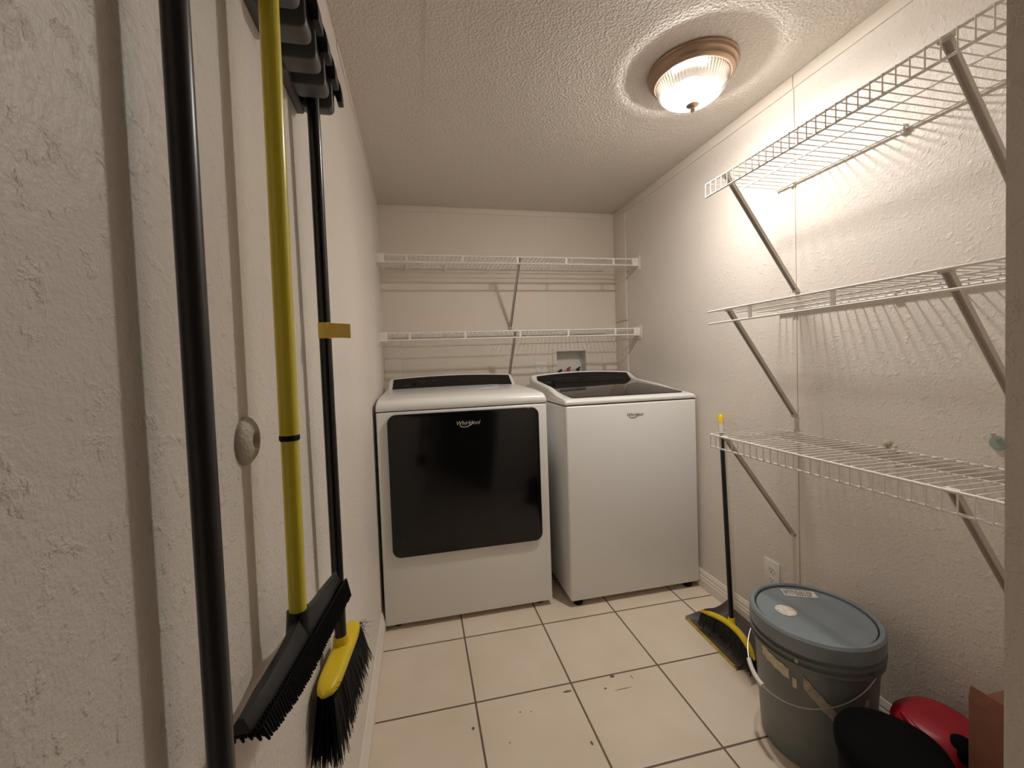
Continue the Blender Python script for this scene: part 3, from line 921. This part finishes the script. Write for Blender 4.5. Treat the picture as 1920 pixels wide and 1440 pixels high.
for i in range(NU):
    for j in (0, NV): bm.faces.new((topv[i][j], topv[i + 1][j], lowv[i + 1][j], lowv[i][j]))
for j in range(NV):
    for i in (0, NU): bm.faces.new((topv[i][j], topv[i][j + 1], lowv[i][j + 1], lowv[i][j]))
obj('pan', bm, m_pan, dp, smooth=60)
bm = bmesh.new()
prism(bm, [dpP(.0, -.01, .0005), dpP(1, -.01, .0005), dpP(1, .022, .0065), dpP(0, .022, .0065)], (0, 0, .0025))
obj('lip', bm, mat('worn_yellow_rubber', (188, 160, 62), .6, var=(60, .25)), dp)

hb = thing('hand_broom', 'small broom with black handle and curved yellow head standing in the dustpan', 'broom', (1.30, 1.32, .02))
G0, G1 = V((1.316, 1.330, .088)), V((1.470, 1.556, .858))
def on_g(t): return G0 + (G1 - G0) * t
obj('handle', T(([on_g(.0), on_g(.93)], .0088), n=20), m_blackpole, hb)
obj('grip', T(([on_g(.90), on_g(.965)], .0112), n=20), m_clear, hb)
obj('grip_cap', T(([on_g(.955), on_g(.985), on_g(.997), on_g(1.003)], [.0120, .0120, .0095, .004]), n=20), m_yellow, hb)
# arched head
def arc(t):          # t -1..1 from far to near
    return V((1.268 + .034 * (1 - t * t) - .004 * t, 1.308 - .142 * t, .082 + .020 * (1 - t * t)))
bm = bmesh.new()
rows = []
for k in range(25):
    t = -1 + 2 * k / 24
    c = arc(t)
    ring = []
    for q in range(12):
        a = 2 * PI * q / 12
        e = max(.3, 1 - abs(t) ** 8)
        ring.append(bm.verts.new(c + V((.012 * e * math.cos(a), 0, .010 * e * math.sin(a)))))
    rows.append(ring)
for i in range(24):
    for q in range(12): bm.faces.new((rows[i][q], rows[i][(q + 1) % 12], rows[i + 1][(q + 1) % 12], rows[i + 1][q]))
bm.faces.new(rows[0][::-1]); bm.faces.new(rows[-1])
hh = obj('head', bm, m_yellow, hb, smooth=60)
bm = bmesh.new()
for k in range(36):
    t = -.94 + 1.88 * k / 35
    c = arc(t) + V((-.0095, 0, .004))
    tube(bm, [c + V((.006, 0, .005)), c + V((-.003, 0, -.002))], .0016, 6)
obj('ribs', bm, m_yellow, hh)
obj('socket', T(([G0 + V((0, 0, -.012)), G0 + (G1 - G0) * .035], [.015, .0115]), n=20), m_yellow, hh)
bm = bmesh.new()
for k in range(900):
    t = random.uniform(-.97, .97); s_ = random.uniform(-1, 1)
    c = arc(t) + V((s_ * .009, 0, -.006))
    tip = V((c.x - .006 + s_ * .010 + random.gauss(0, .002), c.y - .006 * t + random.gauss(0, .002), .026 + random.uniform(0, .006)))
    tube(bm, [c, tip], [.0014, .0006], 3, caps=False)
obj('bristles', bm, m_bristle, hb)

# ------------------------------------------------------------------ bottom right corner: black bin, red tub, cardboard box
bb = thing('plastic_bin', 'rounded black plastic bin at the bottom right, in front of the bucket', 'bin', (1.155, .680, 0))
def sup(cx, cy, rx, ry, z, e=.75, n=56, rot=0):
    out = []
    for k in range(n):
        a = 2 * PI * k / n
        x = rx * math.copysign(abs(math.cos(a)) ** e, math.cos(a)); y = ry * math.copysign(abs(math.sin(a)) ** e, math.sin(a))
        out.append((cx + x * math.cos(rot) - y * math.sin(rot), cy + x * math.sin(rot) + y * math.cos(rot), z))
    return out
def suploft(levels, close_top=True):
    bm = bmesh.new()
    rings = [[bm.verts.new(p) for p in l] for l in levels]
    for i in range(len(rings) - 1):
        m_ = len(rings[i])
        for k in range(m_): bm.faces.new((rings[i][k], rings[i][(k + 1) % m_], rings[i + 1][(k + 1) % m_], rings[i + 1][k]))
    bm.faces.new(rings[0][::-1])
    if close_top: bm.faces.new(rings[-1])
    return bm
rot = math.radians(40)
cx, cy = 1.163, .680
obj('body', suploft([sup(cx, cy, .075, .075, 0, e=.9, rot=rot), sup(cx, cy, .082, .082, .01, e=.9, rot=rot), sup(cx, cy, .098, .096, .235, e=.9, rot=rot)]), m_binblack, bb, smooth=40)
obj('lid', suploft([sup(cx, cy, .102, .100, .232, e=.9, rot=rot), sup(cx, cy, .103, .101, .248, e=.9, rot=rot), sup(cx, cy, .096, .094, .261, e=.9, rot=rot), sup(cx, cy, .072, .070, .270, e=.9, rot=rot), sup(cx, cy, .03, .03, .274, rot=rot)]), m_binblack, bb, smooth=60)

rd = thing('red_tub', 'red plastic tub with a dark round opening, beside the black bin', 'tub', (1.375, .745, 0))
cx, cy = 1.358, .720
obj('body', suploft([sup(cx, cy, .060, .060, 0), sup(cx, cy, .066, .066, .01), sup(cx, cy, .079, .073, .200), sup(cx, cy, .081, .075, .218), sup(cx, cy, .077, .071, .234), sup(cx, cy, .055, .050, .243), sup(cx, cy, .02, .02, .246)]), m_red, rd, smooth=60)
obj('ridge', T(([(1.296, .752, .243), (1.281, .722, .242), (1.281, .690, .228), (1.292, .662, .198), (1.310, .646, .150), (1.318, .645, .110)], [.005, .007, .008, .008, .008, .006]), n=14), m_red, rd)
bm = bmesh.new()
bmesh.ops.create_uvsphere(bm, u_segments=32, v_segments=20, radius=1, matrix=Matrix.Translation((1.338, .666, .222)) @ Matrix.Diagonal((.032, .028, .026, 1)))
obj('opening', bm, m_binblack, rd)

cb = thing('cardboard_box', 'brown cardboard box against the right wall behind the door jamb', 'box', (1.40, .545, 0))
obj('body', B(((1.300, .440, 0), (1.476, .632, .372))), m_cardboard, cb, bevel=.002)
bm = bmesh.new()
prism(bm, [(1.300, .632, .372), (1.300, .440, .372), (1.306, .440, .400), (1.306, .632, .400)], (.003, 0, 0))
obj('flap', bm, m_cardboard, cb)
